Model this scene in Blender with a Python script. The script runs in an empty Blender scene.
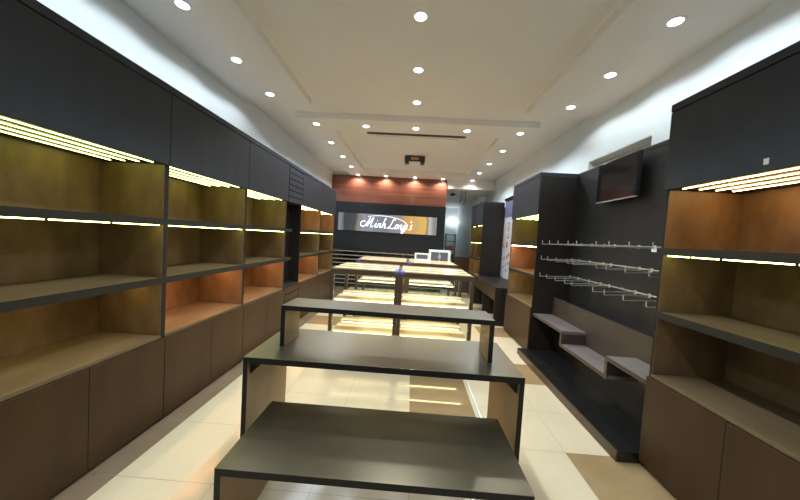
import bpy, bmesh, math, random
from mathutils import Vector, Matrix
random.seed(7)
S = bpy.context.scene
C = bpy.context.collection
V = Vector

# ------------------------------------------------------------------ materials
def mat(name, col, rough=0.5, spec=0.5, metal=0.0, coat=0.0, coat_rough=0.05):
    m = bpy.data.materials.new(name); m.use_nodes = True
    b = m.node_tree.nodes['Principled BSDF']
    b.inputs['Base Color'].default_value = (*col, 1)
    b.inputs['Roughness'].default_value = rough
    b.inputs['Specular IOR Level'].default_value = spec
    b.inputs['Metallic'].default_value = metal
    b.inputs['Coat Weight'].default_value = coat
    b.inputs['Coat Roughness'].default_value = coat_rough
    return m

def noisy(name, c1, c2, scale=(4, 4, 4), rough=0.5, detail=4, spec=0.5, coat=0.0, rvar=0.0, lo=0.3, hi=0.7, bump=0.0):
    m = mat(name, c1, rough, spec, 0, coat)
    nt = m.node_tree; b = nt.nodes['Principled BSDF']
    tc = nt.nodes.new('ShaderNodeTexCoord'); mp = nt.nodes.new('ShaderNodeMapping')
    mp.inputs['Scale'].default_value = scale
    n = nt.nodes.new('ShaderNodeTexNoise'); n.inputs['Scale'].default_value = 1.0
    n.inputs['Detail'].default_value = detail; n.inputs['Roughness'].default_value = 0.6
    r = nt.nodes.new('ShaderNodeValToRGB')
    r.color_ramp.elements[0].position = lo; r.color_ramp.elements[0].color = (*c1, 1)
    r.color_ramp.elements[1].position = hi; r.color_ramp.elements[1].color = (*c2, 1)
    L = nt.links.new
    L(tc.outputs['Object'], mp.inputs['Vector']); L(mp.outputs['Vector'], n.inputs['Vector'])
    L(n.outputs['Fac'], r.inputs['Fac']); L(r.outputs['Color'], b.inputs['Base Color'])
    if rvar:
        mr = nt.nodes.new('ShaderNodeMapRange'); mr.inputs['To Min'].default_value = rough - rvar
        mr.inputs['To Max'].default_value = rough + rvar
        L(n.outputs['Fac'], mr.inputs['Value']); L(mr.outputs['Result'], b.inputs['Roughness'])
    if bump:
        bp = nt.nodes.new('ShaderNodeBump'); bp.inputs['Strength'].default_value = bump
        bp.inputs['Distance'].default_value = 0.002
        L(n.outputs['Fac'], bp.inputs['Height']); L(bp.outputs['Normal'], b.inputs['Normal'])
    return m

def emis(name, col, strength):
    m = bpy.data.materials.new(name); m.use_nodes = True
    nt = m.node_tree; nt.nodes.remove(nt.nodes['Principled BSDF'])
    e = nt.nodes.new('ShaderNodeEmission'); e.inputs['Color'].default_value = (*col, 1)
    e.inputs['Strength'].default_value = strength
    nt.links.new(e.outputs[0], nt.nodes['Material Output'].inputs['Surface'])
    return m

def glass(name, tint=(0.93, 0.97, 0.95), ior=1.45):
    m = bpy.data.materials.new(name); m.use_nodes = True
    nt = m.node_tree; nt.nodes.remove(nt.nodes['Principled BSDF'])
    t = nt.nodes.new('ShaderNodeBsdfTransparent'); t.inputs['Color'].default_value = (*tint, 1)
    g = nt.nodes.new('ShaderNodeBsdfGlossy'); g.inputs['Roughness'].default_value = 0.03
    f = nt.nodes.new('ShaderNodeFresnel'); f.inputs['IOR'].default_value = ior
    mx = nt.nodes.new('ShaderNodeMixShader')
    nt.links.new(f.outputs[0], mx.inputs[0]); nt.links.new(t.outputs[0], mx.inputs[1]); nt.links.new(g.outputs[0], mx.inputs[2])
    nt.links.new(mx.outputs[0], nt.nodes['Material Output'].inputs['Surface'])
    return m

M = {}
M['lam'] = noisy('dark_laminate', (0.017, 0.013, 0.011), (0.025, 0.019, 0.016), (9, 9, 3), 0.45, 5, 0.3, rvar=0.04)
M['lamtop'] = noisy('laminate_cool_lit', (0.029, 0.034, 0.043), (0.039, 0.045, 0.055), (9, 9, 3), 0.5, 5, 0.3, rvar=0.04)  # same laminate, tinted bluish for the cool light on the upper fronts
M['door'] = noisy('brown_laminate', (0.042, 0.021, 0.008), (0.060, 0.031, 0.012), (5, 5, 1.4), 0.42, 5, 0.25, rvar=0.04)  # same laminate, tinted brown for the warm light on the lower fronts
M['gap'] = mat('shadow_gap_black', (0.012, 0.011, 0.010), 0.7)
M['wood'] = noisy('inner_wood', (0.10, 0.060, 0.028), (0.25, 0.155, 0.078), (4, 4, 1.8), 0.42, 6, 0.4, rvar=0.05)
M['shelf'] = noisy('shelf_board', (0.13, 0.088, 0.044), (0.21, 0.145, 0.075), (6, 1.2, 6), 0.33, 5, 0.5)
M['edge'] = mat('edge_band', (0.022, 0.020, 0.014), 0.5, 0.3)
M['table'] = noisy('table_top_black', (0.023, 0.021, 0.015), (0.033, 0.030, 0.022), (14, 14, 14), 0.34, 5, 0.6, rvar=0.03)
M['table'].node_tree.nodes['Principled BSDF'].inputs['IOR'].default_value = 1.9
M['table'].node_tree.nodes['Principled BSDF'].inputs['Specular Tint'].default_value = (1.0, 0.82, 0.50, 1)  # warm tint stands in for showcase light reflected on the tops
M['tside'] = noisy('inner_brown_warm_lit', (0.25, 0.145, 0.055), (0.33, 0.195, 0.075), (6, 6, 2), 0.4, 4, 0.5)  # brown, lightened and yellowed to carry the warm showcase light
M['tedge'] = mat('table_edge_black', (0.012, 0.011, 0.010), 0.5, 0.25)
M['blk'] = noisy('black_gloss', (0.010, 0.010, 0.010), (0.018, 0.017, 0.016), (6, 6, 6), 0.22, 3, 0.5)
M['panel'] = noisy('black_wall_panel', (0.013, 0.014, 0.018), (0.019, 0.020, 0.025), (3, 3, 3), 0.4, 4, 0.35)
M['bayp'] = noisy('display_back_panel', (0.014, 0.013, 0.012), (0.022, 0.020, 0.018), (5, 5, 2), 0.4, 4, 0.5)
M['step'] = noisy('step_tread_lightened', (0.19, 0.155, 0.145), (0.25, 0.205, 0.19), (5, 2, 5), 0.16, 4, 0.6)  # treads made paler to carry the bright reflections on them
M['stepedge'] = noisy('step_shelf_edge', (0.05, 0.036, 0.026), (0.07, 0.05, 0.036), (5, 2, 5), 0.4, 4)
M['wall'] = noisy('white_paint', (0.74, 0.79, 0.80), (0.78, 0.82, 0.83), (2, 2, 2), 0.55, 3)
M['niche'] = mat('niche_paint', (0.82, 0.77, 0.68), 0.6)
M['ceil'] = noisy('ceiling_paint', (0.84, 0.80, 0.75), (0.87, 0.83, 0.78), (2, 2, 2), 0.6, 3)
M['red'] = noisy('red_wood', (0.15, 0.050, 0.030), (0.26, 0.095, 0.058), (0.7, 2, 16), 0.14, 6, 0.5, coat=0.3)
M['cream'] = noisy('cream_tile', (0.68, 0.575, 0.385), (0.74, 0.63, 0.44), (2.2, 1.1, 1), 0.16, 5, 0.5)
M['btile'] = noisy('brown_tile', (0.33, 0.225, 0.11), (0.40, 0.28, 0.145), (2.5, 7, 1), 0.05, 5, 0.6)
M['taupe'] = noisy('shaded_border_tile', (0.22, 0.155, 0.095), (0.27, 0.195, 0.125), (2.5, 3, 1), 0.12, 5, 0.5)  # brown border tile, darkened for the shadow along the cabinets
M['grout'] = mat('grout', (0.32, 0.27, 0.19), 0.8)
M['frame'] = noisy('showcase_frame', (0.060, 0.036, 0.018), (0.085, 0.052, 0.026), (8, 8, 8), 0.35, 4)
M['creamb'] = noisy('showcase_board', (0.78, 0.66, 0.44), (0.86, 0.75, 0.54), (3, 12, 3), 0.18, 3, 0.6)
M['glass'] = glass('clear_glass')
def glow_board(name, base, est, sc):  # strip light and its bright bands painted into the boards as emission
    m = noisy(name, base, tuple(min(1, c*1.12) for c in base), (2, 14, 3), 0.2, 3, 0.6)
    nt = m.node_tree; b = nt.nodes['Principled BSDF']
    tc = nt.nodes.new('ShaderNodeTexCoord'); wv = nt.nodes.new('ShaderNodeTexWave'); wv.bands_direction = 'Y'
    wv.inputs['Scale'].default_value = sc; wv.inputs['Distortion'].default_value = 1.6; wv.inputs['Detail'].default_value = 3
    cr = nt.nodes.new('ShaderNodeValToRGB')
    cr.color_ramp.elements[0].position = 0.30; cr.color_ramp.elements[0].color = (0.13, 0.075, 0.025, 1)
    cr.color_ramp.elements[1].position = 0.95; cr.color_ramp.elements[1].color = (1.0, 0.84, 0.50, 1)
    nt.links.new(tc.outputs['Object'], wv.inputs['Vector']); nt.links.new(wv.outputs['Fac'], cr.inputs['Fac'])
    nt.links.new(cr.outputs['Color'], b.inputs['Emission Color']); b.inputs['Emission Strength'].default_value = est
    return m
M['topglow'] = glow_board('top_painted_glow', (0.36, 0.28, 0.17), 0.75, 1.35)
M['creamb'] = glow_board('board_painted_glow', (0.42, 0.31, 0.17), 0.62, 1.2)
M['tape'] = mat('blue_tape', (0.10, 0.14, 0.62), 0.4)
M['chrome'] = mat('chrome_wire', (0.85, 0.82, 0.74), 0.32, metal=0.85)
M['white'] = mat('white_plastic', (0.80, 0.80, 0.76), 0.35)
M['tv'] = mat('tv_screen', (0.007, 0.009, 0.012), 0.12, 0.35)
M['tvb'] = mat('tv_bezel', (0.02, 0.02, 0.022), 0.3)
M['tvw'] = mat('tv_silver_lip', (0.75, 0.72, 0.68), 0.3)
M['metalb'] = mat('black_metal', (0.02, 0.02, 0.022), 0.35, metal=0.3)
M['lamp'] = emis('downlight_diffuser', (0.86, 0.92, 1.0), 14)
M['ring'] = mat('downlight_ring', (0.85, 0.87, 0.9), 0.3)
M['ledY'] = emis('led_yellow_green', (0.90, 1.0, 0.26), 10)
M['ledY2'] = emis('led_yellow_shelf', (0.90, 1.0, 0.30), 12)
M['ledO'] = emis('led_orange', (1.0, 0.48, 0.20), 75)
M['ledW'] = emis('led_warm', (1.0, 0.60, 0.23), 19)
M['ledC'] = emis('led_showcase', (1.0, 0.80, 0.42), 14)
M['ledM'] = emis('led_dim', (1.0, 0.84, 0.28), 24)
M['glow'] = emis('sign_letter_light', (0.75, 0.90, 1.0), 1.6)
M['glow2'] = emis('sign_swirl_light', (0.62, 0.66, 0.76), 0.45)
M['projb'] = mat('unit_dark_blue', (0.035, 0.035, 0.055), 0.4)
M['projo'] = mat('unit_orange', (0.55, 0.26, 0.14), 0.4)
M['poster'] = mat('poster_white', (0.62, 0.64, 0.68), 0.4)
M['posterp'] = mat('poster_purple', (0.16, 0.15, 0.27), 0.4)
M['posterr'] = mat('poster_red_print', (0.55, 0.13, 0.08), 0.5)
M['posterk'] = mat('poster_dark_print', (0.10, 0.10, 0.13), 0.5)
M['slat'] = mat('slat_wood', (0.34, 0.29, 0.22), 0.25)
M['redbox'] = mat('red_box', (0.35, 0.08, 0.05), 0.5)
M['walllamp'] = emis('wall_lamp_light', (0.85, 0.95, 1.0), 18)

# ------------------------------------------------------------------ helpers
def box(bm, a, b, bev=0.0, mi=0):
    x0, y0, z0 = (min(a[i], b[i]) for i in range(3)); x1, y1, z1 = (max(a[i], b[i]) for i in range(3))
    vs = [bm.verts.new(p) for p in ((x0,y0,z0),(x1,y0,z0),(x1,y1,z0),(x0,y1,z0),(x0,y0,z1),(x1,y0,z1),(x1,y1,z1),(x0,y1,z1))]
    fs = [bm.faces.new([vs[i] for i in q]) for q in ((0,3,2,1),(4,5,6,7),(0,1,5,4),(1,2,6,5),(2,3,7,6),(3,0,4,7))]
    for f in fs: f.material_index = mi
    if bev:
        bmesh.ops.bevel(bm, geom=list({e for f in fs for e in f.edges}), offset=bev, segments=2, affect='EDGES', profile=0.6, material=mi)
    return fs

def tube(bm, pts, r, n=8):
    pts = [V(p) for p in pts]; rings = []
    for i, p in enumerate(pts):
        d = (pts[min(i+1, len(pts)-1)] - pts[max(i-1, 0)]).normalized()
        a = d.cross(V((0, 0, 1)))
        if a.length < 1e-3: a = d.cross(V((1, 0, 0)))
        a.normalize(); b = d.cross(a).normalized()
        rings.append([bm.verts.new(p + r*(math.cos(2*math.pi*k/n)*a + math.sin(2*math.pi*k/n)*b)) for k in range(n)])
    for i in range(len(rings)-1):
        for k in range(n):
            bm.faces.new((rings[i][k], rings[i][(k+1) % n], rings[i+1][(k+1) % n], rings[i+1][k]))
    bm.faces.new(rings[0]); bm.faces.new(list(reversed(rings[-1])))

def lathe(bm, prof, cx, cy, cz, n=24, axis='z'):
    rings = []
    for r, h in prof:
        ring = []
        for k in range(n):
            a = 2*math.pi*k/n
            ring.append(bm.verts.new((cx + r*math.cos(a), cy + r*math.sin(a), cz + h) if axis == 'z' else (cx + r*math.cos(a), cy + h, cz + r*math.sin(a))))
        rings.append(ring)
    for i in range(len(rings)-1):
        for k in range(n):
            bm.faces.new((rings[i][k], rings[i][(k+1) % n], rings[i+1][(k+1) % n], rings[i+1][k]))
    bm.faces.new(rings[0]); bm.faces.new(rings[-1])

def link(name, bm, ms, parent=None, label=None):
    bmesh.ops.recalc_face_normals(bm, faces=bm.faces)
    me = bpy.data.meshes.new(name); bm.to_mesh(me); bm.free()
    for m in (ms if isinstance(ms, (list, tuple)) else [ms]): me.materials.append(m)
    o = bpy.data.objects.new(name, me); C.objects.link(o)
    if parent: o.parent = parent
    if label: o['label'] = label
    return o

def part(name, a, b, m, parent=None, bev=0.0, label=None):
    bm = bmesh.new(); box(bm, a, b, bev); return link(name, bm, m, parent, label)

def parts(name, boxes, m, parent=None, bev=0.0, label=None):
    bm = bmesh.new()
    for a, b in boxes: box(bm, a, b, bev)
    return link(name, bm, m, parent, label)

def tag(o, label, cat, group=None):
    o['label'] = label; o['category'] = cat
    if group: o['group'] = group
    return o

def thing(name, label, cat, loc=(0, 0, 0), group=None):
    o = bpy.data.objects.new(name, None); C.objects.link(o); o.location = loc
    o.empty_display_size = 0.1
    return tag(o, label, cat, group)

def struct(name, boxes, m):
    o = parts(name, boxes, m); o['kind'] = 'structure'; return o

# ------------------------------------------------------------------ room shell
XL, XR = -1.821, 1.72            # front planes of the cabinet runs
WL, WR = -2.36, 2.30             # walls
YB = 8.55
# floor tiles
TX, TY, X0, Y0 = 0.573, 0.525, 0.08, 2.165
bm = bmesh.new()
gp = 0.0012
for k in range(-5, 5):
    for j in range(-9, 24):
        xa, xb = X0 + TX*k, X0 + TX*(k+1); ya, yb = Y0 + TY*j, Y0 + TY*(j+1)
        brown = (k >= 2 and j % 3 == 2) or (k == 0 and j in (0, 1)) or k <= -4 or (k == -3 and j == 5)
        if k == -4: xa, xb = xa, xb - 0.01
        if k == -3: xa -= 0.01
        xa, xb = max(xa, WL - 0.1), min(xb, WR + 0.12)
        vs = [bm.verts.new(p) for p in ((xa+gp, ya+gp, 0), (xb-gp, ya+gp, 0), (xb-gp, yb-gp, 0), (xa+gp, yb-gp, 0))]
        f = bm.faces.new(vs); f.material_index = 3 if k <= -4 else (1 if brown else 0)
vs = [bm.verts.new(p) for p in ((WL-0.1, -2.6, -0.003), (WR+0.12, -2.6, -0.003), (WR+0.12, 14.3, -0.003), (WL-0.1, 14.3, -0.003))]
f = bm.faces.new(vs); f.material_index = 2
o = link('floor', bm, [M['cream'], M['btile'], M['grout'], M['taupe']]); o['kind'] = 'structure'

struct('wall_left', [((WL-0.12, -2.5, 0), (WL, YB+0.15, 3.4))], M['wall'])
NY0, NY1, NZ0, NZ1 = 3.05, 4.10, 2.36, 2.655
struct('wall_right', [((WR, -2.5, 0), (WR+0.25, NY0, 3.4)), ((WR, NY1, 0), (WR+0.25, 9.6, 3.4)),
                      ((WR, NY0, 0), (WR+0.25, NY1, NZ0)), ((WR, NY0, NZ1), (WR+0.25, NY1, 3.4))], M['wall'])
struct('trim_niche', [((WR+0.16, NY0, NZ0), (WR+0.2, NY1, NZ1)), ((WR+0.004, NY0, NZ1-0.006), (WR+0.16, NY1, NZ1-0.001)),
                     ((WR+0.004, NY0+0.001, NZ0), (WR+0.16, NY0+0.006, NZ1-0.006)), ((WR+0.004, NY1-0.006, NZ0), (WR+0.16, NY1-0.001, NZ1-0.006))], M['niche'])
struct('wall_back', [((WL, YB, 0), (0.93, YB+0.15, 3.4))], M['wall'])
# corridor beyond the feature wall
struct('wall_corridor_side', [((2.02, 9.6, 0), (WR+0.25, 14.2, 3.4))], M['wall'])
struct('wall_corridor_end', [((-1.0, 13.6, 0), (2.02, 13.75, 3.4))], M['wall'])
struct('wall_corridor_left', [((0.78, YB+0.15, 0), (0.93, 13.6, 3.4))], M['wall'])
struct('ceiling', [((WL-0.12, -2.5, 3.28), (WR+0.25, 8.55, 3.4)), ((-1.0, 8.55, 2.98), (WR+0.25, 14.2, 3.4))], M['ceil'])
ZC = 3.2
struct('trim_1', [((WL, -2.5, ZC), (-1.44, 4.0, 3.279))], M['ceil'])
struct('trim_2', [((1.41, -2.5, ZC), (WR, 4.0, 3.279))], M['ceil'])
struct('trim_3', [((-0.58, -2.5, 3.240), (0.58, 4.0, 3.279))], M['ceil'])
struct('trim_4', [((-1.83, 4.43, ZC), (1.76, 4.92, 3.279)), ((-1.83, 7.9, ZC), (1.76, 8.54, 3.279)),
                  ((-1.83, 4.92, ZC), (-1.35, 7.9, 3.279)), ((1.34, 4.92, ZC), (1.76, 7.9, 3.279))], M['ceil'])
struct('trim_5', [((-0.72, 5.3, 3.262), (0.72, 7.6, 3.279))], M['ceil'])
struct('door_1', [((1.985, 10.2, 0), (2.018, 11.1, 2.2))], M['wall'])

# ------------------------------------------------------------------ downlights
def downlight(x, y, z, label, group):
    t = thing('ceiling_downlight', label, 'ceiling light', (x, y, z), group)
    bm = bmesh.new()
    n = 24; rs = []
    for r, h in ((0.050, -0.001), (0.062, -0.001), (0.060, -0.008), (0.046, -0.008)):
        rs.append([bm.verts.new((r*math.cos(2*math.pi*k/n), r*math.sin(2*math.pi*k/n), h)) for k in range(n)])
    for i in range(4):
        for k in range(n):
            bm.faces.new((rs[i][k], rs[i][(k+1) % n], rs[(i+1) % 4][(k+1) % n], rs[(i+1) % 4][k]))
    link('trim_ring', bm, M['ring'], t)
    bm = bmesh.new(); lathe(bm, [(0.049, -0.0015), (0.046, -0.006), (0.030, -0.0065)], 0, 0, 0)
    link('diffuser', bm, M['lamp'], t)

SPOT = 36
def spot(x, y, z, e=SPOT, ang=146, col=(0.80, 0.92, 1.0), blend=0.45):
    l = bpy.data.lights.new('downlight_beam', 'SPOT'); l.energy = e; l.spot_size = math.radians(ang)
    l.spot_blend = blend; l.shadow_soft_size = 0.05; l.color = col
    o = bpy.data.objects.new('downlight_beam', l); C.objects.link(o); o.location = (x, y, z - 0.03)

ordn = ['nearest', 'second', 'third', 'fourth', 'fifth', 'sixth', 'seventh', 'eighth']
for x, row, g in ((-1.872, 'left', 'downlights over the left wall, near half'), (1.832, 'right', 'downlights over the right wall, near half')):
    for i, y in enumerate((2.308, 3.02, 3.735)):
        downlight(x, y, ZC, 'round white recessed downlight close to the %s wall, %s of three before the ceiling step' % (row, ordn[i]), g); spot(x, y, ZC, SPOT*0.27, 160, blend=0.2)
for i, y in enumerate((2.40, 3.14, 3.877)):
    downlight(-0.03, y, 3.240, 'round white recessed downlight on the raised middle ceiling strip, %s of three' % ordn[i], 'downlights along the middle of the ceiling'); spot(-0.03, y, 3.240, SPOT*1.5, 125)
for i, x in enumerate((-1.582, -0.801, -0.026, 0.76, 1.567)):
    downlight(x, 4.67, ZC, 'round recessed downlight in the crosswise row of five, ' + ('far left', 'second from left', 'middle', 'second from right', 'far right')[i], 'crosswise row of downlights'); spot(x, 4.67, ZC)
for x, row in ((-1.594, 'left'), (1.58, 'right')):
    for i, y in enumerate((5.578, 6.526, 7.443)):
        downlight(x, y, ZC, 'small round downlight in the far %s ceiling border, %s of three behind the crosswise row' % (row, ordn[i]), 'downlights in the far ceiling border'); spot(x, y, ZC, SPOT*1.0)
for i, x in enumerate((-1.59, -0.803, 0.009, 0.789, 1.60)):
    downlight(x, 8.37, ZC, 'small round downlight right in front of the red wood wall, ' + ('far left', 'second from left', 'middle', 'second from right', 'far right past its edge')[i], 'downlights washing the red wood wall'); spot(x, 8.37, ZC, SPOT*(0.7 if x < 1 else 0.12), 150, (1.0, 0.95, 0.9))
# extra unseen lamps continuing the rows overhead and behind, added to light the scene
for y in (1.6, 0.88, 0.16, -0.9):
    spot(-1.872, y, ZC, SPOT*0.27, 160, blend=0.2); spot(1.832, y, ZC, SPOT*0.27, 160, blend=0.2)
spot(-0.03, 1.66, 3.240, SPOT*1.5, 125); spot(-0.03, -0.9, 3.240, SPOT)

# ------------------------------------------------------------------ cabinets
D = 0.50
W = 1.06
def cabinet(s, xf, y0, label, leds=('ledY', 'ledY2', None), seg=False, w=W, group=None, ndoor=2, sticker=False, base=True, louvre=False):
    """s=-1: depth runs to -x (left wall), s=+1: to +x (right wall)"""
    t = thing('display_cabinet', label, 'display cabinet', (xf, y0, 0), group)
    X = lambda d: s*d
    # carcass
    for a in (0.0, w-0.018):
        part('side_panel', (X(0.001), a+0.0005, 0.0), (X(D), a+0.0175, 2.45), M['lam'], t, 0.001)
    part('plinth', (X(0.05), 0.02, 0), (X(0.07), w-0.02, 0.045), M['gap'], t)
    part('lower_body', (X(0.022), 0.02, 0.046), (X(D-0.012), w-0.02, 0.64), M['gap'], t)
    part('counter_board', (X(0.0), 0.0185, 0.6425), (X(D-0.0105), w-0.0185, 0.664), M['shelf'], t, 0.001)
    part('back_panel', (X(D-0.010), 0.019, 0.05), (X(D), w-0.019, 2.44), M['wood'], t)
    for a, b in ((0.0185, 0.0225), (w-0.0225, w-0.0185)):
        part('side_lining', (X(0.004), a, 0.666), (X(D-0.011), b, 1.928), M['wood'], t)
    dw = (w - 0.003*(ndoor+1))/ndoor
    for i in range(ndoor):
        a = 0.003 + i*(dw+0.003)
        d = part('door', (X(-0.018), a, 0.03), (X(0.0), a+dw, 0.640), M['door'], t, 0.0015)
    # shelves
    for z0, z1 in ((1.055, 1.10), (1.49, 1.535)):
        sh = part('shelf', (X(0.006), 0.023, z0), (X(D-0.011), w-0.023, z1), M['shelf'], t)
        part('edge_band', (X(-0.002), 0.0, z0-0.001), (X(0.0055), w, z1+0.001), M['edge'], sh)
    # head box
    part('head_box', (X(0.02), 0.0185, 1.935), (X(D-0.011), w-0.0185, 2.445), M['lam'], t)
    if louvre:
        n = 6
        part('recess_panel', (X(0.004), 0.0185, 1.95), (X(0.0195), w-0.0185, 2.44), M['gap'], t)
        for i in range(n):
            z = 1.94 + i*0.084
            part('louvre', (X(-0.018), 0.012, z), (X(0.003), w-0.012, z+0.074), M['lamtop'], t, 0.001)
    else:
        part('flap_door', (X(-0.018), 0.003, 1.93), (X(0.0), w-0.003, 2.444), M['lamtop'], t, 0.0015)
    part('top_board', (X(-0.018), 0.0, 2.452), (X(D), w, 2.50), M['lamtop'], t, 0.002)
    # led strips
    if leds[0]:
        for d in (0.045, 0.150, 0.255, 0.360):
            part('led_strip', (X(d), 0.045, 1.9305), (X(d+0.010), w-0.07, 1.9335), M[leds[0]], t, 0, 'glowing light strip under the head box')
    if leds[1]:
        segs = [(0.05, w-0.045)]
        if seg: segs = [(0.05, 0.335), (0.36, 0.66), (0.69, 0.845), (0.87, w-0.045)]
        parts('led_strip', [((X(0.012), a, 1.4825), (X(0.024), b, 1.4885)) for a, b in segs], M[leds[1]], t, 0, 'glowing light strip under the upper shelf')
    if leds[2]:
        part('led_strip', (X(0.16), 0.05, 1.052), (X(0.172), w-0.05, 1.0545), M[leds[2]], t, 0, 'light strip under the middle shelf')
    if sticker:
        part('paper_tag', (X(-0.0195), 0.466, 1.962), (X(-0.0185), 0.488, 1.992), M['white'], t, 0, 'small white paper tag')
    return t

cg = 'cabinets along the left wall'
cabinet(-1, XL, 1.09, 'nearest dark open-shelf cabinet on the left wall, cut by the photo edge', ('ledY', 'ledY2', 'ledM'), True, group=cg)
cabinet(-1, XL, 2.15, 'second dark display cabinet along the left wall, with orange-lit bottom niche', ('ledY', 'ledY2', 'ledO'), group=cg)
cabinet(-1, XL, 3.21, 'third left-wall display cabinet, touching the narrow louvred column', ('ledY', 'ledY2', 'ledO'), group=cg)
cabinet(-1, XL, 4.83, 'left-wall cabinet just beyond the louvred column, bottom niche glowing orange', ('ledW', 'ledY2', 'ledO'), group=cg)
cabinet(-1, XL, 5.89, 'farthest display cabinet on the left wall, next to the black sign wall', ('ledW', 'ledY2', 'ledM'), group=cg)
cg = 'cabinets along the right wall'
cabinet(1, XR, 1.05, 'large near cabinet at the right photo edge with orange-lit top niche', ('ledW', 'ledY2', None), True, group=cg, sticker=True)
cabinet(1, XR, 4.13, 'tall dark cabinet on the right between the hook panel and the poster', ('ledY', 'ledO', 'ledM'), group=cg)
cabinet(1, XR, 7.33, 'far right dark cabinet standing behind the low desk', ('ledY', 'ledY2', 'ledM'), group=cg, w=0.75, ndoor=1)
cabinet(1, XR, 8.10, 'farthest right narrow cabinet with louvred head', ('ledY', 'ledY2', 'ledM'), group=cg, w=0.55, ndoor=1, louvre=True)

# louvred column on the left
t = thing('louvred_column', 'narrow black louvred column between the left wall cabinets', 'column cabinet', (XL, 4.272, 0))
w = 0.556
part('back_panel', (-0.20, 0, 0), (-0.18, w, 2.45), M['blk'], t)
part('lower_body', (-0.18, 0, 0), (-0.004, w, 0.66), M['gap'], t)
part('head_box', (-0.18, 0, 1.93), (-0.004, w, 2.445), M['gap'], t)
for i in range(6):
    z = 1.935 + i*0.0855
    part('louvre', (-0.003, 0.012, z), (0.018, w-0.004, z+0.072), M['lamtop'], t, 0.001)
for i in range(6):
    z = 0.05 + i*0.102
    part('louvre', (-0.003, 0.012, z), (0.018, w-0.004, z+0.090), M['door'], t, 0.001)
part('top_board', (-0.20, 0, 2.452), (0.018, w, 2.50), M['lamtop'], t, 0.002)
for z in (1.055, 1.49):
    part('shelf_stub', (-0.17, 0.001, z), (0.002, 0.22, z+0.045), M['edge'], t)
part('base_board', (-0.17, 0.0, 0.661), (0.002, w, 0.675), M['edge'], t)

# ------------------------------------------------------------------ hook bay on the right
t = thing('display_back_panel', 'large charcoal wall panel behind the hooks and television', 'wall panel', (2.2, 2.112, 0))
part('panel_board', (0, 0, 0.0), (0.095, 2.014, 2.50), M['bayp'], t, 0.002)
part('cap_strip', (-0.006, 0.0, 2.47), (-0.0005, 2.014, 2.50), M['bayp'], t, 0.001)
o = part('display_platform', (1.565, 2.114, 0.0), (2.198, 4.126, 0.075), [M['blk']], None, 0.003)
tag(o, 'low black floor platform under the stepped shelves', 'platform')
part('edge_trim', (1.552, 2.114, 0.0), (1.5645, 4.00, 0.077), M['frame'], o)
# stepped shelf
t = thing('stepped_shelf', 'brown zigzag stepped shelf below the wall hooks', 'shelf', (0, 2.112, 0))
def sy(y): return y - 2.112
xb, xf = 2.0, 1.735
for (ya, yb, z) in ((3.33, 4.125, 0.575), (2.56, 3.365, 0.43), (2.114, 2.595, 0.590)):
    b_ = part('step_board', (xf+0.004, sy(ya), z-0.032), (xb, sy(yb), z), M['step'], t, 0.001)
    part('edge_band', (xf, sy(ya), z-0.033), (xf+0.0035, sy(yb), z+0.001), M['stepedge'], b_)
for (y, za, zb) in ((3.33, 0.431, 0.542), (2.56, 0.431, 0.557)):
    part('riser', (xf, sy(y)+0.001, za), (xb, sy(y)+0.034, zb), M['stepedge'], t)
part('back_board', (xb+0.001, sy(2.114), 0.40), (xb+0.03, sy(4.125), 0.81), M['stepedge'], t, 0.001)
part('ledge_top', (xb+0.031, sy(2.114), 0.785), (2.198, sy(4.125), 0.806), M['blk'], t)
part('lower_back', (xb+0.06, sy(2.114), 0.077), (2.198, sy(4.125), 0.40), M['blk'], t)

# rails + hooks
def hook(x0, xt, y, z, lab, tagged=False):
    t = thing('display_hook', lab, 'hook', (x0, y, z), 'chrome hooks on the three rails')
    bm = bmesh.new()
    L = xt - x0
    tube(bm, [(-0.006, 0, 0.0), (L*0.5, 0, -0.010), (L-0.004, 0, -0.022), (L-0.012, 0, -0.019), (L-0.014, 0, 0.028)], 0.0044, 6)
    tube(bm, [(-0.006, 0.012, -0.018), (L*0.45, 0.006, -0.016), (L*0.75, 0.0, -0.0165)], 0.0028, 6)
    link('prong', bm, M['chrome'], t)
    bm = bmesh.new(); box(bm, (-0.012, -0.014, -0.022), (-0.0065, 0.014, 0.016), 0.001)
    link('clip_plate', bm, M['chrome'], t)
    if tagged: part('price_tag', (L-0.003, -0.022, -0.045), (L-0.0005, 0.022, -0.012), M['white'], t, 0, 'small white price tag')
rows = ((1.552, 'top', (4.088, 3.884, 3.664, 3.434, 3.261, 2.924, 2.737, 2.491, 2.251)),
        (1.345, 'middle', (4.09, 3.902, 3.676, 3.421, 3.296, 2.893, 2.748, 2.509, 2.261)),
        (1.115, 'bottom', (4.09, 3.889, 3.662, 3.438, 3.29, 2.915, 2.744, 2.502, 2.262)))
for z, rn, ys in rows:
    r_ = part('hook_rail', (2.176, 2.13, z-0.006), (2.185, 4.11, z+0.006), M['chrome'], None, 0.002)
    tag(r_, 'thin chrome rail carrying the %s row of wall hooks' % rn, 'rail', 'chrome hook rails')
    parts('bracket', [((2.1855, y, z-0.008), (2.1995, y+0.02, z+0.008)) for y in (2.2, 3.1, 4.0)], M['chrome'], r_)
    for i, y in enumerate(ys):
        hook(2.188, 1.79, y, z, 'chrome L-shaped wall hook on the %s rail, number %s from the near right cabinet' % (rn, ('nine', 'eight', 'seven', 'six', 'five', 'four', 'three', 'two', 'one')[i]), rn == 'top' and i == 8)

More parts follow.
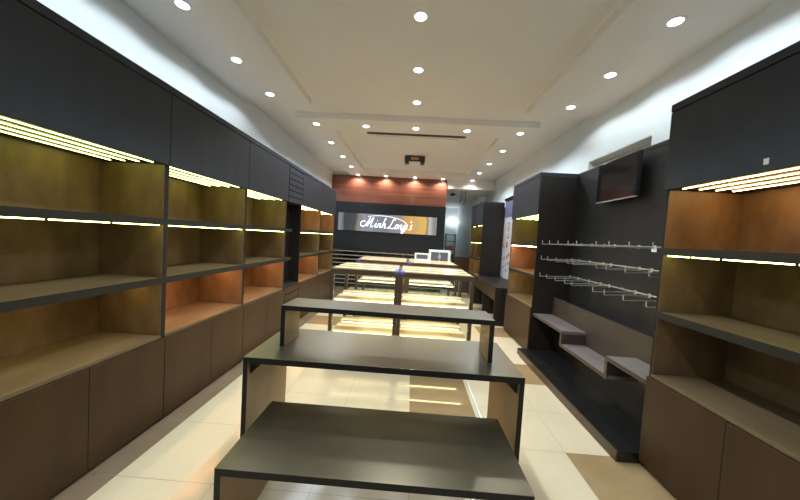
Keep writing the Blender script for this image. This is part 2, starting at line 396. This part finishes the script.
# television
t = thing('wall_television', 'small black television mounted high on the charcoal panel', 'television', (2.11, 3.235, 2.25))
part('casing', (0.0, -0.305, -0.215), (0.035, 0.305, 0.215), M['tvb'], t, 0.004)
part('screen', (-0.003, -0.297, -0.20), (-0.0002, 0.297, 0.205), M['tv'], t)
part('silver_lip', (-0.008, -0.30, -0.222), (0.02, 0.30, -0.2155), M['tvw'], t, 0.001, 'pale strip along the lower edge')
part('mount', (0.036, -0.08, -0.08), (0.077, 0.08, 0.08), M['metalb'], t)

# ------------------------------------------------------------------ poster wall + desk + far right things
t = thing('poster_panel', 'dark panel on the right wall carrying the white poster', 'wall panel', (2.24, 5.20, 0))
part('panel_board', (0, 0.0, 0.0), (0.055, 2.12, 2.56), M['lam'], t)
part('cap_strip', (-0.03, 0.0, 2.53), (-0.0005, 2.12, 2.585), M['blk'], t)
t = thing('wall_poster', 'tall white poster with purple head and red pictures on the right', 'poster', (2.232, 7.31, 0.50))
part('sheet', (0, -0.95, 0), (0.006, 0, 1.62), M['poster'], t)
part('header', (0, -0.95, 1.62), (0.006, 0, 2.0), M['posterp'], t, 0, 'purple head strip')
for cy, cz, r in ((-0.30, 0.98, 0.075), (-0.19, 0.66, 0.05), (-0.38, 0.70, 0.055), (-0.50, 0.76, 0.05), (-0.08, 0.95, 0.035), (-0.55, 0.20, 0.03), (-0.6, 0.42, 0.03)):
    n = 14; bm = bmesh.new()
    f = [bm.verts.new((-0.0015, cy + r*math.cos(2*math.pi*k/n)*(1+0.25*math.sin(3*k)), cz + r*math.sin(2*math.pi*k/n))) for k in range(n)]
    g = [bm.verts.new((-0.0002, v.co.y, v.co.z)) for v in f]
    bm.faces.new(f); bm.faces.new(g)
    for k in range(n): bm.faces.new((f[k], f[(k+1) % n], g[(k+1) % n], g[k]))
    link('red_picture', bm, M['posterr'], t, 'red printed picture')
for k in range(4): part('red_lettering', (-0.0015, -0.42, 1.30 + k*0.055), (-0.0002, -0.32 + 0.03*(k % 2), 1.335 + k*0.055), M['posterr'], t, 0, 'red printed line')
for a, b, z0, z1 in ((-0.42, -0.30, 1.14, 1.17), (-0.42, -0.34, 1.20, 1.23), (-0.56, -0.50, 0.53, 0.575), (-0.38, -0.32, 0.36, 0.42)):
    part('dark_lettering', (-0.0015, a, z0), (-0.0002, b, z1), M['posterk'], t, 0, 'dark printed mark')
bm = bmesh.new()
fr = [(-0.58, 0.62), (0.0-0.02, 0.40), (-0.02, 0.385), (-0.58, 0.605)]
a_ = [bm.verts.new((-0.0015, y, z)) for y, z in fr]; b_ = [bm.verts.new((-0.0002, y, z)) for y, z in fr]
bm.faces.new(a_); bm.faces.new(b_)
for k in range(4): bm.faces.new((a_[k], a_[(k+1) % 4], b_[(k+1) % 4], b_[k]))
link('slanted_line', bm, M['posterk'], t, 'dark slanted line')

t = thing('service_desk', 'low dark desk with open knee space below the poster', 'desk', (1.585, 5.42, 0))
w, l = 0.65, 1.88
part('desk_top', (0, 0, 0.675), (w, l, 0.70), M['lam'], t, 0.002)
part('end_panel', (0.0, 0.0, 0), (w, 0.025, 0.674), M['lam'], t)
part('end_panel', (0.0, l-0.025, 0), (w, l, 0.674), M['lam'], t)
part('middle_panel', (0.02, l*0.5, 0), (w-0.02, l*0.5+0.02, 0.45), M['lam'], t)
for k in range(2):
    dr = part('drawer', (0.0, 0.027 + k*0.925, 0.46), (0.35, 0.027 + k*0.925 + 0.90, 0.673), M['door'], t)
    part('pull', (-0.012, 0.027+k*0.925+0.40, 0.60), (-0.0005, 0.027+k*0.925+0.5, 0.61), M['metalb'], dr)
part('back_board', (w-0.02, 0.03, 0.0), (w, l-0.03, 0.66), M['tside'], t)

t = thing('low_box_cabinet', 'low brown box cabinet standing at the far right corridor mouth', 'cabinet', (1.30, 8.75, 0))
part('body', (0, 0, 0), (0.50, 0.45, 1.0), M['frame'], t, 0.003)
part('top_board', (-0.01, -0.01, 1.001), (0.51, 0.46, 1.03), M['lam'], t, 0.002)
part('door', (0.01, -0.018, 0.02), (0.49, -0.001, 0.98), M['door'], t, 0.002)

t = thing('metal_rack', 'slender black open metal rack in the far corridor', 'rack', (1.12, 9.6, 0))
for px in (0, 0.30):
    for py in (0, 0.3): part('post', (px, py, 0), (px+0.02, py+0.02, 1.72), M['metalb'], t)
for z in (0.3, 0.62, 0.92, 1.2, 1.47, 1.68): part('shelf', (0, 0.001, z), (0.32, 0.319, z+0.018), M['metalb'], t)
for i, (z, x, c) in enumerate(((0.938, 0.04, 'redbox'), (0.938, 0.17, 'wood'), (1.218, 0.06, 'wood'), (1.218, 0.19, 'redbox'))):
    o = part('storage_box', (1.12+x, 9.65, z), (1.12+x+0.09, 9.85, z+0.11+0.02*(i % 2)), M[c], None, 0.003)
    tag(o, ('left red carton', 'right brown carton', 'left brown carton', 'right red carton')[i] + ' on the %s loaded shelf of the black rack' % ('lower' if i < 2 else 'upper'), 'box', 'cartons on the black rack')

# ------------------------------------------------------------------ feature wall
o = part('wood_wall_panel', (WL+0.01, YB-0.045, 2.442), (0.925, YB-0.001, 3.199), M['red']); tag(o, 'glossy reddish wood panel across the upper back wall', 'wall panel')
o = part('black_wall_panel', (WL+0.01, YB-0.065, 1.075), (0.935, YB-0.001, 2.440), M['panel']); tag(o, 'matt black panel behind the illuminated sign on the back wall', 'wall panel')
t = thing('slat_wall', 'dark wall shelving of pale horizontal slats below the black panel', 'slat wall', (0, YB, 0))
part('backing', (WL+0.01, -0.03, 0), (0.925, -0.001, 1.07), M['blk'], t)
for k in range(9):
    z = 1.045 - k*0.115
    part('slat', (WL+0.015, -0.13, z-0.022), (0.92, -0.031, z), M['slat'], t, 0.002)

# sign
SX0, SX1, SZ0, SZ1 = -2.105, 0.705, 1.625, 2.125
yS = YB - 0.066
m = bpy.data.materials.new('sign_lightbox'); m.use_nodes = True; nt = m.node_tree; nt.nodes.remove(nt.nodes['Principled BSDF'])
tc = nt.nodes.new('ShaderNodeTexCoord'); sp = nt.nodes.new('ShaderNodeSeparateXYZ'); mr = nt.nodes.new('ShaderNodeMapRange')
mr.inputs['From Min'].default_value = 0; mr.inputs['From Max'].default_value = SX1-SX0
rp = nt.nodes.new('ShaderNodeValToRGB')
cols = [(0, (.18,.19,.19)), (.06, (.17,.18,.18)), (.09, (.045,.05,.05)), (.20, (.06,.065,.065)), (.235, (.20,.18,.16)), (.30, (.21,.21,.24)), (.50, (.16,.16,.19)), (.66, (.24,.22,.21)), (.70, (.50,.27,.09)), (.91, (.58,.36,.10)), (.925, (.20,.17,.13)), (.95, (.42,.40,.38)), (1, (.22,.20,.18))]
while len(rp.color_ramp.elements) < len(cols): rp.color_ramp.elements.new(0.5)
for e, (p, c) in zip(rp.color_ramp.elements, cols): e.position = p
for e, (p, c) in zip(rp.color_ramp.elements, cols): e.color = (*c, 1)
nz = nt.nodes.new('ShaderNodeTexNoise'); nz.inputs['Scale'].default_value = 3; ad = nt.nodes.new('ShaderNodeMath'); ad.operation = 'MULTIPLY_ADD'
ad.inputs[1].default_value = 0.05
em = nt.nodes.new('ShaderNodeEmission'); em.inputs['Strength'].default_value = 1.0
L = nt.links.new
L(tc.outputs['Object'], sp.inputs[0]); L(sp.outputs['X'], mr.inputs['Value']); L(tc.outputs['Object'], nz.inputs['Vector'])
L(nz.outputs['Fac'], ad.inputs[0]); L(mr.outputs['Result'], ad.inputs[2]); L(ad.outputs[0], rp.inputs['Fac'])
L(rp.outputs['Color'], em.inputs['Color']); L(em.outputs[0], nt.nodes['Material Output'].inputs['Surface'])
M['sign'] = m
t = thing('illuminated_sign', 'long backlit sign with glowing white script lettering on the black back wall', 'sign', (SX0, yS, SZ0))
sw, sh = SX1-SX0, SZ1-SZ0
part('lightbox', (0, -0.02, 0), (sw, -0.0005, sh), M['sign'], t)

def ribbon(strokes, wd, y, name, m, parent, label):
    bm = bmesh.new()
    for pts in strokes:
        P = []
        n = len(pts)
        for i in range(n-1):       # Catmull-Rom
            p0 = pts[max(i-1, 0)]; p1 = pts[i]; p2 = pts[i+1]; p3 = pts[min(i+2, n-1)]
            for q in range(6):
                u = q/6
                P.append(tuple(0.5*((2*p1[c]) + (-p0[c]+p2[c])*u + (2*p0[c]-5*p1[c]+4*p2[c]-p3[c])*u*u + (-p0[c]+3*p1[c]-3*p2[c]+p3[c])*u**3) for c in (0, 1)))
        P.append(pts[-1])
        tube(bm, [(a, y, b) for a, b in P], wd/2, 6)
    return link(name, bm, m, parent, label)

Lx, Lz, k = 0.74, 0.13, 0.262      # lettering origin and x-height scale
def sl(pts, ox): return [(Lx + (ox + px + 0.30*pz)*k, Lz + pz*k - 0.004*(ox)) for px, pz in pts]
st = []
st.append(sl([(0.30,0.55),(0.05,0.62),(-0.15,0.35),(0.05,0.05),(0.40,0.15),(0.62,0.70),(0.70,1.05)], -0.30))     # M with swash
st.append(sl([(0.70,1.05),(0.62,0.5),(0.60,0.02)], -0.30))
st.append(sl([(0.60,0.02),(0.85,0.6),(1.05,1.05)], -0.30))
st.append(sl([(1.05,1.05),(1.0,0.5),(1.02,0.08),(1.16,0.02),(1.28,0.14)], -0.30))
st.append(sl([(0.0,0.1),(0.12,0.48),(0.10,0.1),(0.17,0.0),(0.28,0.12)], 1.12)); st.append(sl([(0.12,0.72),(0.135,0.76)], 1.12))
st.append(sl([(0,0.0),(0.02,0.45),(0.03,0.3),(0.18,0.46),(0.26,0.40),(0.25,0.06),(0.34,0.02),(0.42,0.12)], 1.48))
st.append(sl([(0,0.0),(0.03,0.6),(0.10,1.0),(0.04,1.0),(0.02,0.3),(0.16,0.46),(0.25,0.40),(0.25,0.06),(0.34,0.0),(0.44,0.10)], 1.98))
st.append(sl([(0.42,0.88),(0.36,1.06),(0.20,0.95),(0.14,0.5),(0.02,0.06),(-0.12,0.02),(0.0,0.12),(0.22,0.02),(0.46,0.0),(0.62,0.14)], 2.72))
st.append(sl([(0.16,0.46),(0.02,0.36),(0.02,0.06),(0.18,0.02),(0.26,0.22),(0.20,0.44),(0.34,0.40)], 3.36))
st.append(sl([(0,0.0),(0.02,0.45),(0.03,0.3),(0.18,0.46),(0.26,0.40),(0.25,0.06),(0.34,0.02),(0.42,0.12)], 3.76))
st.append(sl([(0.26,0.42),(0.10,0.46),(0.0,0.26),(0.08,0.04),(0.24,0.14),(0.28,0.44),(0.24,-0.1),(0.10,-0.42),(-0.06,-0.34),(0.12,-0.10),(0.44,0.12)], 4.26))
st.append(sl([(0.0,0.98),(0.05,0.86),(0.0,0.76)], 4.86))
st.append(sl([(0.24,0.52),(0.10,0.48),(0.08,0.34),(0.20,0.20),(0.14,0.02),(-0.02,0.04)], 4.92))
ribbon(st, 0.026, -0.030, 'script_letters', M['glow'], t, 'glowing white script letters')
ov = []
cx, cz, ax, az = 1.32, 0.25, 0.66, 0.21
ov.append([(cx+ax*math.cos(a), cz+az*math.sin(a) - 0.03*math.cos(a)) for a in [math.radians(d) for d in range(135, -50, -9)]])
ribbon(ov, 0.016, -0.026, 'oval_line', M['glow'], t, 'white oval line sweeping over the letters')
sv = []
for x0, bend in ((0.70, 0.08), (0.85, 0.10), (0.95, 0.07), (2.14, -0.13)):
    sv.append([(x0+bend*math.sin(math.pi*q/6)*(1 if x0 < 2 else -1), sh*(0.03+0.94*q/6)) for q in range(7)])
ribbon(sv, 0.028, -0.022, 'swirl', M['glow2'], t, 'pale curved streaks')

# ceiling fittings
t = thing('ceiling_air_slot', 'long narrow dark air slot in the far ceiling', 'air vent', (-0.02, 5.12, 3.26))
part('frame', (-0.84, -0.055, -0.009), (0.84, 0.055, 0.019), M['posterk'], t, 0.001)
for k in range(3): part('blade', (-0.82, -0.04+k*0.03, -0.013), (0.82, -0.028+k*0.03, -0.0095), M['metalb'], t)
t = thing('ceiling_unit', 'small dark blue boxed unit with orange front under the far ceiling', 'projector', (-0.02, 6.55, 3.262))
part('body', (-0.215, -0.16, -0.125), (0.215, 0.16, -0.02), M['projb'], t, 0.006)
part('mount', (-0.05, -0.05, -0.0195), (0.05, 0.05, 0.0), M['ring'], t)
part('orange_face', (-0.08, -0.166, -0.095), (0.08, -0.161, -0.035), M['projo'], t, 0, 'orange face')
part('underside_plate', (-0.12, -0.15, -0.165), (0.12, 0.10, -0.126), M['ring'], t, 0.003, 'pale plate')
for x in (-0.165, 0.165): part('foot', (x-0.03, -0.15, -0.150), (x+0.03, 0.05, -0.126), M['metalb'], t)
o = bmesh.new(); lathe(o, [(0.04, 0), (0.07, -0.02), (0.07, -0.07), (0.05, -0.10)], 1.22, 9.4, 2.98)
o = link('dome_camera', o, M['metalb']); tag(o, 'small dark dome fixture on the corridor ceiling', 'fixture')
t = thing('wall_lamp', 'bright wall lamp shining on the far corridor wall', 'lamp', (1.78, 13.59, 2.35))
part('back_plate', (-0.06, -0.02, -0.1), (0.06, 0.0, 0.1), M['ring'], t)
bm = bmesh.new(); lathe(bm, [(0.02, -0.06), (0.06, -0.04), (0.07, 0.02), (0.03, 0.07)], 0, -0.09, 0, 16); link('shade', bm, M['walllamp'], t)
for (x, z, n) in ((1.42, 2.72, 'left'), (1.55, 2.66, 'right')):
    bm = bmesh.new(); tube(bm, [(x, 9.0, 2.979), (x, 9.0, z), (x-0.05, 8.98, z-0.06)], 0.012, 8); box(bm, (x-0.03, 8.97, 2.965), (x+0.03, 9.03, 2.979))
    o = link('ceiling_hook', bm, M['metalb']); tag(o, '%s dark hook hanging from the corridor ceiling' % n, 'hook', 'hooks on the corridor ceiling')

# ------------------------------------------------------------------ tables
def u_table(name, label, x0, x1, y0, y1, zb, zt, th, brackets=True, rot=0):
    t = thing(name, label, 'table', ((x0+x1)/2, (y0+y1)/2, zb)); t.rotation_euler.z = rot
    hw, hd, h = (x1-x0)/2, (y1-y0)/2, zt-zb
    bm = bmesh.new(); fs = box(bm, (-hw, -hd, h-th), (hw, hd, h), 0.0015)
    for f in bm.faces:
        c = f.calc_center_median()
        f.material_index = 0 if c.z > h-0.003 else 1
    link('table_top', bm, [M['table'], M['tedge']], t)
    for s in (-1, 1):
        bm = bmesh.new(); xa, xb = s*hw, s*(hw-0.030)
        box(bm, (xa, -hd, 0.0), (xb, hd, h-th-0.0005), 0.001)
        for f in bm.faces:
            f.normal_update(); c = f.calc_center_median()
            f.material_index = 0 if (abs(c.x) < hw-0.027) else 1
        link('leg_panel', bm, [M['tside'], M['tedge']], t)
        if brackets:
            bm = bmesh.new(); z = h-th-0.001; xi = s*(hw-0.0305)
            a = [bm.verts.new(p) for p in ((xi, -hd+0.03, z), (xi-s*0.075, -hd+0.03, z), (xi, -hd+0.03, z-0.075))]
            b = [bm.verts.new(p) for p in ((xi, -hd+0.048, z), (xi-s*0.075, -hd+0.048, z), (xi, -hd+0.048, z-0.075))]
            bm.faces.new(a); bm.faces.new(b)
            for i in range(3): bm.faces.new((a[i], a[(i+1) % 3], b[(i+1) % 3], b[i]))
            link('corner_bracket', bm, M['tedge'], t)
    return t
u_table('nesting_table', 'lowest nearest black table at the bottom of the photo', -0.793, 0.586, 1.227, 1.765, 0, 0.45, 0.034, False)
u_table('nesting_table', 'widest black table, in the middle, carrying the small raised bench', -0.936, 0.695, 1.679, 2.252, 0, 0.75, 0.036)
u_table('display_riser', 'narrow black bench-shaped riser standing on the wide middle table', -0.806, 0.557, 1.865, 2.110, 0.7505, 1.02, 0.032, False, math.radians(-0.9))

# thin white strip on the floor
o = part('floor_strip', (0.680, 2.30, 0.0), (0.700, 3.22, 0.012), M['white'], None, 0.002)
tag(o, 'thin white strip on the floor in front of the lit showcase', 'cable duct')

# ------------------------------------------------------------------ lit showcases
def showcase(x0, x1, y0, y1, h, label, tape_x):
    t = thing('glass_showcase', label, 'showcase', (x0, y0, 0), 'lit glass showcases')
    w, d = x1-x0, y1-y0; p = 0.040
    part('plinth', (0.0, 0.0, 0), (w, d, 0.10), M['frame'], t, 0.002)
    for a in (0, w-p):
        for b in (0, d-p): part('post', (a, b, 0.1005), (a+p, b+p, h-0.05), M['frame'], t, 0.001)
    parts('top_frame', [((0, 0, h-0.0495), (w, p, h)), ((0, d-p, h-0.0495), (w, d, h)), ((0, p, h-0.0495), (p, d-p, h)), ((w-p, p, h-0.0495), (w, d-p, h))], M['frame'], t)
    part('glass_top', (0.022, 0.026, h+0.0005), (w-0.022, d-0.026, h+0.008), M['topglow'], t, 0, 'cream top with painted glow stripes')
    for z in (0.745, 0.37):
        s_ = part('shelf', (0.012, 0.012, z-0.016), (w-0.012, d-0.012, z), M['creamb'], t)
        parts('shelf_rail', [((p+0.001, 0.004, z-0.03), (w-p-0.001, 0.0115, z+0.004)), ((p+0.001, d-0.0115, z-0.03), (w-p-0.001, d-0.004, z+0.004))], M['frame'], s_)
        parts('led_strip', [((p+0.01, 0.06, z-0.023), (w-p-0.01, 0.072, z-0.0165)), ((p+0.01, d-0.072, z-0.023), (w-p-0.01, d-0.06, z-0.0165)), ((p+0.01, d*0.5-0.006, z-0.023), (w-p-0.01, d*0.5+0.006, z-0.0165)), ((p+0.01, 0.10, z+0.0005), (w-p-0.01, 0.106, z+0.003)), ((p+0.01, d*0.62, z+0.0005), (w-p-0.01, d*0.62+0.006, z+0.003))], M['ledC'], s_, 0, 'glowing strips along the shelf edge')
    parts('led_strip', [((p+0.02, 0.06, h-0.055), (w-p-0.02, 0.080, h-0.0455)), ((p+0.02, d-0.080, h-0.055), (w-p-0.02, d-0.06, h-0.0455))], M['ledC'], t, 0, 'glowing strips under the top frame')
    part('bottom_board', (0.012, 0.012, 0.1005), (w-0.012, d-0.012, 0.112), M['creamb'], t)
    parts('glass_panes', [((p+0.001, 0.001, 0.102), (w-p-0.001, 0.0035, h-0.051))], M['glass'], t)
    parts('blue_tape', [((tape_x-0.022, -0.0012, h-0.02), (tape_x+0.022, -0.0002, h+0.0012)), ((tape_x-0.022, -0.0012, h+0.0085), (tape_x+0.022, 0.16, h+0.0095))], M['tape'], t, 0, 'blue tape')
    return t
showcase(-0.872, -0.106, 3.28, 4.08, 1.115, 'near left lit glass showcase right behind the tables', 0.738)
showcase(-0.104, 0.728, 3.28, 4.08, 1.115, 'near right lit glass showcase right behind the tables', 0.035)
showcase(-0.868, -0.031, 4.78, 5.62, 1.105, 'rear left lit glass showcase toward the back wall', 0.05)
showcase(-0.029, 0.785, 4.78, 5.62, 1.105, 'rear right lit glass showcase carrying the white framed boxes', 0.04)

t = thing('framed_box', 'small white framed box with dark window on the rear showcase', 'box', (0.09, 5.36, 1.1145))
part('casing', (0, 0.012, 0), (0.26, 0.16, 0.125), M['white'], t, 0.004)
part('window', (0.03, 0.008, 0.028), (0.23, 0.0115, 0.102), M['posterk'], t)
parts('bezel', [((0, 0, 0), (0.26, 0.0115, 0.026)), ((0, 0, 0.104), (0.26, 0.0115, 0.125)), ((0, 0, 0.0265), (0.028, 0.0115, 0.1035)), ((0.232, 0, 0.0265), (0.26, 0.0115, 0.1035))], M['white'], t)
t = thing('white_glass_case', 'larger white case with two dark glass doors on the rear showcase', 'case', (0.37, 5.34, 1.1145))
part('casing', (-0.02, 0.02, 0), (0.36, 0.26, 0.20), M['white'], t, 0.005)
for x in (0.01, 0.165):
    dd = part('door', (x, 0.012, 0.01), (x+0.145, 0.0195, 0.165), M['posterk'], t)
    part('door_handle', (x+0.125 if x < 0.1 else x+0.01, 0.006, 0.06), (x+0.132 if x < 0.1 else x+0.017, 0.0115, 0.12), M['white'], dd)

# ------------------------------------------------------------------ lights of the place
def area(loc, size, size_y, e, col, rot=(0, 0, 0)):
    l = bpy.data.lights.new('room_light', 'AREA'); l.shape = 'RECTANGLE'; l.size = size; l.size_y = size_y; l.energy = e; l.color = col
    o = bpy.data.objects.new('room_light', l); C.objects.link(o); o.location = loc; o.rotation_euler = rot
pl = bpy.data.lights.new('corridor_lamp', 'POINT'); pl.energy = 1.5; pl.color = (0.85, 0.95, 1.0); pl.shadow_soft_size = 0.08
o = bpy.data.objects.new('corridor_lamp', pl); C.objects.link(o); o.location = (1.6, 13.1, 2.45)

w_ = bpy.data.worlds.new('World'); S.world = w_; w_.use_nodes = True
w_.node_tree.nodes['Background'].inputs['Color'].default_value = (0.75, 0.85, 1.0, 1)
w_.node_tree.nodes['Background'].inputs['Strength'].default_value = 0.22

# ------------------------------------------------------------------ camera
f, yaw, pitch, roll, H = 297.46, -0.03426, -0.04126, 0.06003, 1.5
cam = bpy.data.cameras.new('Camera'); co = bpy.data.objects.new('Camera', cam); C.objects.link(co)
cam.sensor_fit = 'HORIZONTAL'; cam.sensor_width = 36; cam.lens = f*36/800; cam.clip_start = 0.02; cam.clip_end = 100
cy, sy_, cp, sp_ = math.cos(yaw), math.sin(yaw), math.cos(pitch), math.sin(pitch)
fw = V((sy_*cp, cy*cp, sp_)); r0 = V((cy, -sy_, 0)); u0 = r0.cross(fw)
r = math.cos(roll)*r0 + math.sin(roll)*u0; u = -math.sin(roll)*r0 + math.cos(roll)*u0
mt = Matrix((r, u, -fw)).transposed().to_4x4(); mt.translation = V((0, 0, H)); co.matrix_world = mt
S.camera = co
S.view_settings.view_transform = 'Standard'; S.view_settings.look = 'None'; S.view_settings.gamma = 1
S.view_settings.use_curve_mapping = False
S.view_settings.exposure = 0.45
S.cycles.use_denoising = True
S.cycles.max_bounces = 8; S.cycles.diffuse_bounces = 4; S.cycles.glossy_bounces = 4; S.cycles.transparent_max_bounces = 16
S.cycles.sample_clamp_indirect = 4; S.cycles.caustics_reflective = False; S.cycles.caustics_refractive = False
